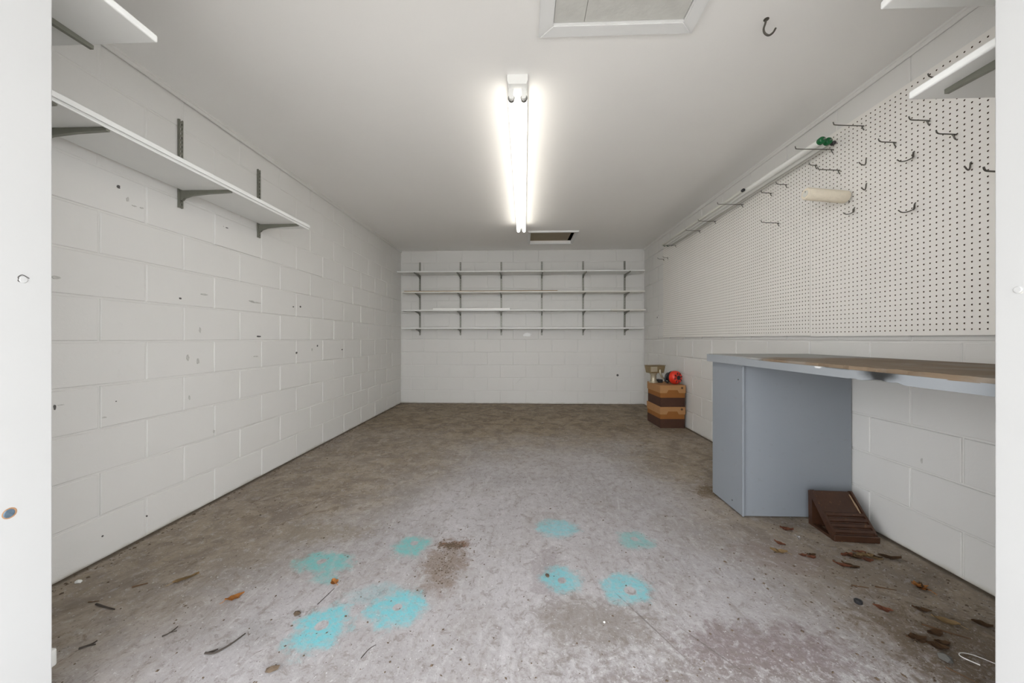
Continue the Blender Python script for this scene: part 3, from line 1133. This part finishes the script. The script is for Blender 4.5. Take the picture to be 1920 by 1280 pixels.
# front lip, back plate, top rail
part('front_lip', boxbm(-.002, w + .008, -.012, .016, 0, .034, bev=.005), M['rusty'], t)
bm = BM()
prism(bm, [(y_top - .006, 0), (y_top - .002, z_top - .012), (y_top + .012, z_top - .004), (y_top + .026, z_top - .008), (y_top + .022, 0)], 'X', .002, w - .002)
part('back_plate', bm, M['rusty'], t)
part('base_bar', boxbm(.002, .030, .010, y_top, 0, .014, bev=.002), M['rusty'], t)
bm = BM()
tube(bm, [(w - .018, .065, .034 + .065 / y_top * .158 + .003), (w - .019, .10, .034 + .10 / y_top * .158 + .0035), (w - .021, .138, .034 + .138 / y_top * .158 + .003)], [.002, .0045, .002], 6)
part('worn_streak', bm, M['rust_worn'], t)


# ================================================================= cardboard boxes
def file_box(label, loc, rz):
    t = thing('cardboard_box', label, 'box', loc, (0, 0, rz), 'stacked cardboard file boxes')
    wd, dp, ht = .292, .40, .228
    bm = BM()
    box(bm, .006, wd - .006, .006, dp - .006, 0, ht, bev=.002, seg=1)
    part('body', bm, M['card_body'], t)
    lh = .088
    z0, z1 = .247 - lh, .247
    # lid: four skirts and a top; front skirt has the hand-hole notch
    lid = part('lid', boxbm(0, wd, 0, dp, z1 - .004, z1, bev=.001, seg=1), M['card'], t)
    c = wd / 2
    pol = [(0, z0), (c - .070, z0), (c - .052, z0 + .034), (c + .052, z0 + .034), (c + .070, z0), (wd, z0), (wd, z1 - .004), (0, z1 - .004)]
    for y in (0, dp - .004):
        bm = BM()
        prism(bm, pol, 'Y', y, y + .004)
        part('lid_skirt', bm, M['card'], lid)
    for x in (0, wd - .004):
        part('lid_skirt', boxbm(x, x + .004, .004, dp - .004, z0, z1 - .004), M['card'], lid)
    bm = BM()
    lathe(bm, [(.013, 0), (.013, -.001)], 12, 'Y', (wd - .042, 0, z1 - .030))
    part('printed_mark', bm, M['leaf_brown'], lid)
    return t


file_box('lower brown cardboard file box on the floor by the right wall', (1.558, 4.135, 0), .035)
file_box('upper brown cardboard file box carrying the red and tan objects', (1.553, 4.120, .2475), .02)

# tan pump head on the box
ZB = .4955
t = thing('metal_pump', 'tan metal pump with broad flat head and narrow neck on the upper box', 'pump', (1.588, 4.38, ZB), (0, 0, .25))
bm = BM()
lathe(bm, [(.052, 0), (.052, .012), (.040, .018), (.034, .045), (.034, .09), (.042, .105), (.046, .118)], 24, 'Z', (-.02, 0, 0))
part('neck', bm, M['brass_light'], t, smooth=True)
bm = BM()
box(bm, -.104, .104, -.06, .06, .118, .205, bev=.010)
for v in bm.verts:
    if v.co.z < .15:
        v.co.x *= .90
        v.co.y *= .85
part('head', bm, M['brass'], t)
part('head_panel', boxbm(-.096, -.010, -.066, -.060, .136, .198, bev=.002), M['brass_light'], t)
part('head_rim', boxbm(-.106, .106, -.062, .062, .2055, .212, bev=.002), M['brass'], t)
bm = BM()
tube(bm, smooth_path([(.035, -.045, .16), (.040, -.055, .11), (.058, -.058, .07), (.085, -.05, .05)], 4), [.014] * 5 + [.012] * 8, 10)
part('arm', bm, M['brass_light'], t, smooth=True)
part('foot', boxbm(.03, .085, -.04, .04, 0, .04, bev=.008), M['black'], t)

# red and black round thing next to it
t = thing('red_motor', 'bright red round housing with black body on the upper box', 'motor', (1.766, 4.235, ZB), (0, 0, .42))
bm = BM()
lathe(bm, [(.03, -.052), (.060, -.050), (.074, -.036), (.078, -.01), (.078, .012)], 26, 'Y', (0, 0, .0785))
part('red_cover', bm, M['red'], t, smooth=True)
for k in range(8):
    a = k * PI / 4 + .2
    bm = BM()
    box(bm, -.006, .006, -.0535, -.036, .034, .062, bev=.001, seg=1)
    for v in bm.verts:
        x, z = v.co.x, v.co.z
        v.co.x = x * math.cos(a) - z * math.sin(a)
        v.co.z = .0785 + x * math.sin(a) + z * math.cos(a)
    part('cover_slot', bm, M['black'], t)
bm = BM()
lathe(bm, [(.072, .0125), (.070, .05), (.052, .07), (.05, .10), (.03, .11)], 22, 'Y', (0, 0, .0785))
part('body', bm, M['black'], t, smooth=True)
bm = BM()
lathe(bm, [(.026, -.052), (.026, -.060), (.014, -.064), (.006, -.064)], 18, 'Y', (0, 0, .0785))
part('hub', bm, M['black'], t, smooth=True)
bm = BM()
tube(bm, smooth_path([(-.04, .05, .12), (-.065, .065, .10), (-.075, .07, .06), (-.07, .07, .03), (-.04, .06, .014)], 4), .011, 10)
part('handle', bm, M['black'], t, smooth=True)


# ================================================================= things on the floor
def leaf_bm(L, Wd, curl):
    bm = BM()
    n = 6
    ring = []
    for i in range(n + 1):
        u = i / n
        wv = Wd * math.sin(PI * (u ** .85)) * random.uniform(.75, 1.1) + .0008
        y = (u - .5) * L
        z = .0015 + curl * (2 * u - 1) ** 2 * L
        ring.append((bm.verts.new((-wv, y, z + Wd * random.uniform(.1, .5))), bm.verts.new((0, y, z)), bm.verts.new((wv, y, z + Wd * random.uniform(.1, .5)))))
    for a, b in zip(ring, ring[1:]):
        bm.faces.new((a[0], a[1], b[1], b[0]))
        bm.faces.new((a[1], a[2], b[2], b[1]))
    r = bmesh.ops.solidify(bm, geom=bm.faces[:], thickness=.0006)
    zmin = min(v.co.z for v in bm.verts)
    for v in bm.verts:
        v.co.z -= zmin - .0002
    return bm


def leaf(x, y, L, rot, mat, label, group=None, Wd=None, curl=.12, stem=True):
    t = thing('dry_leaf', label, 'leaf', (x, y, 0), (0, 0, rot), group)
    part('blade', leaf_bm(L, Wd or L * .27, curl), M[mat], t)
    if stem:
        bm = BM()
        tube(bm, [(0, -L * .5, .0015 + curl * L * .6), (.002, -L * .62, .003), (.001, -L * .75, .0014)], .0009, 5)
        part('stem', bm, M[mat], t)
    return t


leaf(-1.149, 1.373, .062, -.8, 'leaf_orange', 'bright orange curled leaf left of the turquoise rings')
leaf(-.801, 1.474, .040, .9, 'leaf_orange', 'small orange leaf on the edge of a turquoise ring', Wd=.016)
leaf(-1.448, 1.475, .085, -.75, 'leaf_tan', 'broad tan leaf lying near the left wall', Wd=.020, curl=.05)
t = leaf(1.639, 1.526, .060, .4, 'leaf_orange', 'rust-coloured star-shaped leaf near the right wall', Wd=.012)
for k, a in enumerate((.9, 1.7, 2.6, -.8)):
    part('lobe', leaf_bm(.055, .011, .15), M['leaf_brown' if k % 2 else 'leaf_orange'], t, (.006 * math.cos(a), .006 * math.sin(a), .001), (0, 0, a))
leaf(1.413, 1.965, .060, 1.1, 'leaf_red', 'reddish brown leaf left of the rusty wedge', Wd=.024)
leaf(1.227, 1.758, .070, 1.2, 'leaf_tan', 'yellow-brown leaf in front of the grey pedestal')
leaf(1.53, 1.345, .070, .9, 'leaf_tan', 'ochre leaf by the foot of the right door jamb')
leaf(1.71, 1.724, .085, 1.25, 'leaf_brown', 'large pointed brown leaf closest to the right wall')
leaf(1.645, 1.335, .050, .9, 'leaf_brown', 'dark crumpled leaf beside the right door jamb', Wd=.018)
clusters = (
    ('leaves heaped before the rusty wedge', 'dry brown leaf in the little heap just before the rusty wedge',
     ((1.545, 1.725), (1.575, 1.735), (1.60, 1.715), (1.625, 1.745), (1.655, 1.735), (1.61, 1.765), (1.56, 1.745), (1.585, 1.705), (1.635, 1.72), (1.53, 1.74))),
    ('leaf pair before the wedge', 'dry brown leaf of the close pair between straw and leaf heap', ((1.445, 1.665), (1.475, 1.66))),
    ('leaves before the pedestal', 'dry brown leaf lying on the floor before the grey pedestal', ((1.32, 1.735), (1.345, 1.72), (1.365, 1.74), (1.28, 1.83))),
    ('leaves in the right foreground', 'dry brown leaf in the dirt of the right foreground near the jamb',
     ((1.43, 1.29), (1.41, 1.25), (1.38, 1.235), (1.34, 1.265), (1.36, 1.40), (1.43, 1.07), (1.56, 1.10), (1.50, 1.40))))
for g, lab, spots in clusters:
    for x, y in spots:
        leaf(x + random.uniform(-.006, .006), y, random.uniform(.038, .068), random.uniform(.6, 1.9),
             random.choice(['leaf_brown', 'leaf_brown', 'leaf_red', 'leaf_tan']), lab, g, stem=False)


def twig(pts, r, label, mat='stick', cat='twig', fork=None, group=None, name='twig'):
    t = thing(name, label, cat, (pts[0][0], pts[0][1], 0), group=group)
    P = [(p[0] - pts[0][0], p[1] - pts[0][1], (p[2] if len(p) > 2 else 0) + r) for p in pts]
    Q = smooth_path(P, 4)
    n = len(Q)
    bm = BM()
    tube(bm, Q, [r * (1 - .45 * i / (n - 1)) for i in range(n)], 7)
    part('stem', bm, M[mat], t, smooth=True)
    if fork:
        bm = BM()
        F = [(p[0] - pts[0][0], p[1] - pts[0][1], r) for p in fork]
        tube(bm, F, [r * .9, r * .6], 6)
        part('side_shoot', bm, M[mat], t)


twig([(-1.655, 1.319), (-1.605, 1.307), (-1.553, 1.296)], .0038, 'short straight black twig near the left wall')
twig([(-1.042, 1.126), (-1.012, 1.128), (-.994, 1.148), (-.982, 1.172), (-.971, 1.206)], .0036, 'long curved black twig left of the turquoise rings',
     fork=[(-1.035, 1.126), (-1.012, 1.142)])
twig([(-1.25, 1.185), (-1.238, 1.20), (-1.236, 1.228)], .0026, 'forked small twig between two black twigs', fork=[(-1.24, 1.2), (-1.222, 1.21)])
twig([(-1.475, 1.128), (-1.455, 1.145), (-1.452, 1.16)], .0035, 'stubby dark twig near the left door jamb', fork=[(-1.46, 1.14), (-1.44, 1.146)])
twig([(-.525, 1.128), (-.515, 1.16), (-.50, 1.178)], .0013, 'hair-thin bent stem between the turquoise rings')
twig([(-.80, 1.35), (-.79, 1.40), (-.782, 1.44)], .0014, 'fine stem touching the small orange leaf')
twig([(1.365, 1.53), (1.42, 1.515)], .0028, 'brown straw in front of the rusty wedge, left one', 'leaf_brown')
twig([(1.455, 1.525), (1.52, 1.505)], .0026, 'brown straw in front of the rusty wedge, right one', 'leaf_brown')
twig([(-1.62, 1.415), (-1.58, 1.44)], .0035, 'dark splinter close to the left wall', 'leaf_brown')
twig([(-1.70, 1.33), (-1.665, 1.337)], .0022, 'thin splinter beside the short black twig', 'leaf_brown')
twig([(1.32, 1.16), (1.36, 1.10)], .0020, 'thin brown stalk in the right foreground', 'leaf_brown')
twig([(1.43, 1.33), (1.50, 1.285), (1.53, 1.27)], .0028, 'long brown stalk in the dirt by the right door jamb', 'leaf_brown')
# white wire
twig([(1.436, 1.170), (1.413, 1.200), (1.430, 1.214), (1.462, 1.205), (1.492, 1.175)], .0018, 'white bent wire loop on the floor by the right door jamb', 'white_plastic', 'wire', name='wire_loop')
# black bottle cap
bm = BM()
lathe(bm, [(.0, .0), (.012, .0), (.013, .004), (.013, .010), (.010, .013), (.0, .013)], 14, 'Z')
tag(part('black_cap', bm, M['black'], None, (1.301, 1.431, 0), smooth=True), 'small round black cap on the floor right of centre', 'cap')


def chip(name, x, y, s, mat, label, cat):
    bm = BM()
    bmesh.ops.create_icosphere(bm, subdivisions=1, radius=1)
    for v in bm.verts:
        v.co = Vector((v.co.x * s[0], v.co.y * s[1], v.co.z * s[2])) * random.uniform(.8, 1.15)
    zm = min(v.co.z for v in bm.verts)
    for v in bm.verts:
        v.co.z -= zm
    tag(part(name, bm, M[mat], None, (x, y, 0), (0, 0, random.uniform(0, 3))), label, cat)


chip('stone_chip', 1.345, 1.183, (.017, .014, .012), 'stone', 'grey stone chip in the right foreground', 'stone')
chip('foil_scrap', 1.405, 1.868, (.013, .010, .012), 'foil', 'crumpled silver foil scrap in front of the pedestal', 'scrap')
chip('white_chip', -1.880, 1.437, (.018, .011, .007), 'white_plastic', 'white plaster chip at the foot of the left wall', 'chip')
chip('dark_clod', -.847, 1.299, (.016, .012, .006), 'grit', 'dark flat clod left of the nearest turquoise ring', 'clod')
chip('white_pebble', .29, 1.30, (.0045, .0045, .003), 'white_plastic', 'tiny white pebble in the middle foreground', 'pebble')
chip('dark_clod', .10, 1.545, (.012, .010, .005), 'grit', 'dark clod on the edge of the centre turquoise ring', 'clod')
chip('dark_clod', -.78, 1.075, (.022, .010, .008), 'grit', 'dark clod at the bottom edge below the turquoise rings', 'clod')
o = part('white_block', boxbm(-.045, .045, -.02, .02, 0, .055, bev=.006), M['white_plastic'], None, (-1.520, 1.055, 0))
tag(o, 'small white block on the floor behind the left door jamb', 'block')

# fine grit over the slab: one uncountable object ----------------------------------
V, Fc = [], []


def speck(x, y, s):
    b = len(V)
    a = random.uniform(0, 6.28)
    st = random.uniform(.35, 1.0) if random.random() < .7 else random.uniform(.1, .2)
    L = s if st > .3 else s * 2.4
    ca, sa = math.cos(a), math.sin(a)
    for (u, v, z) in ((-L, 0, .0002), (0, -s * st, .0002), (L, 0, .0002), (0, s * st, .0002), (0, 0, s * st * .55 + .0006)):
        V.append((x + u * ca - v * sa, y + u * sa + v * ca, z))
    for f in ((0, 1, 4), (1, 2, 4), (2, 3, 4), (3, 0, 4)):
        Fc.append(tuple(b + q for q in f))


def clear(x, y):
    return not (XL + .01 < x < XR - .01 and .95 < y < YB - .02) or (x > 1.24 and 2.07 < y < 2.42) or (x > 1.55 and (y > 4.1 and y < 4.6 or 1.84 < y < 2.06))


for _ in range(2200):
    x, y = random.uniform(XL, XR), .95 + (YB - .95) * random.random() ** 1.6
    if not clear(x, y):
        speck(x, y, abs(random.gauss(.0022, .0018)) + .001)
for _ in range(1100):
    x, y = random.gauss(1.45, .30), random.gauss(1.50, .34)
    if not clear(x, y):
        speck(x, y, abs(random.gauss(.0016, .0026)) + .0008)
for _ in range(420):
    x, y = random.gauss(-.36, .06), random.gauss(1.64, .11)
    if not clear(x, y):
        speck(x, y, abs(random.gauss(.0022, .0018)) + .0008)
for _ in range(260):
    x, y = random.gauss(-.355, .028), random.gauss(1.757, .013)
    speck(x, y, abs(random.gauss(.003, .002)) + .001)
for _ in range(500):
    x, y = XL + abs(random.gauss(0, .05)) + .012, random.uniform(1.0, YB)
    if not clear(x, y):
        speck(x, y, abs(random.gauss(.003, .003)) + .001)
me = bpy.data.meshes.new('floor_grit')
me.from_pydata(V, [], Fc)
me.materials.append(M['grit'])
o = new_obj('floor_grit', me)
tag(o, 'dark grit and crumbs scattered all over the concrete floor', 'grit', kind='stuff')
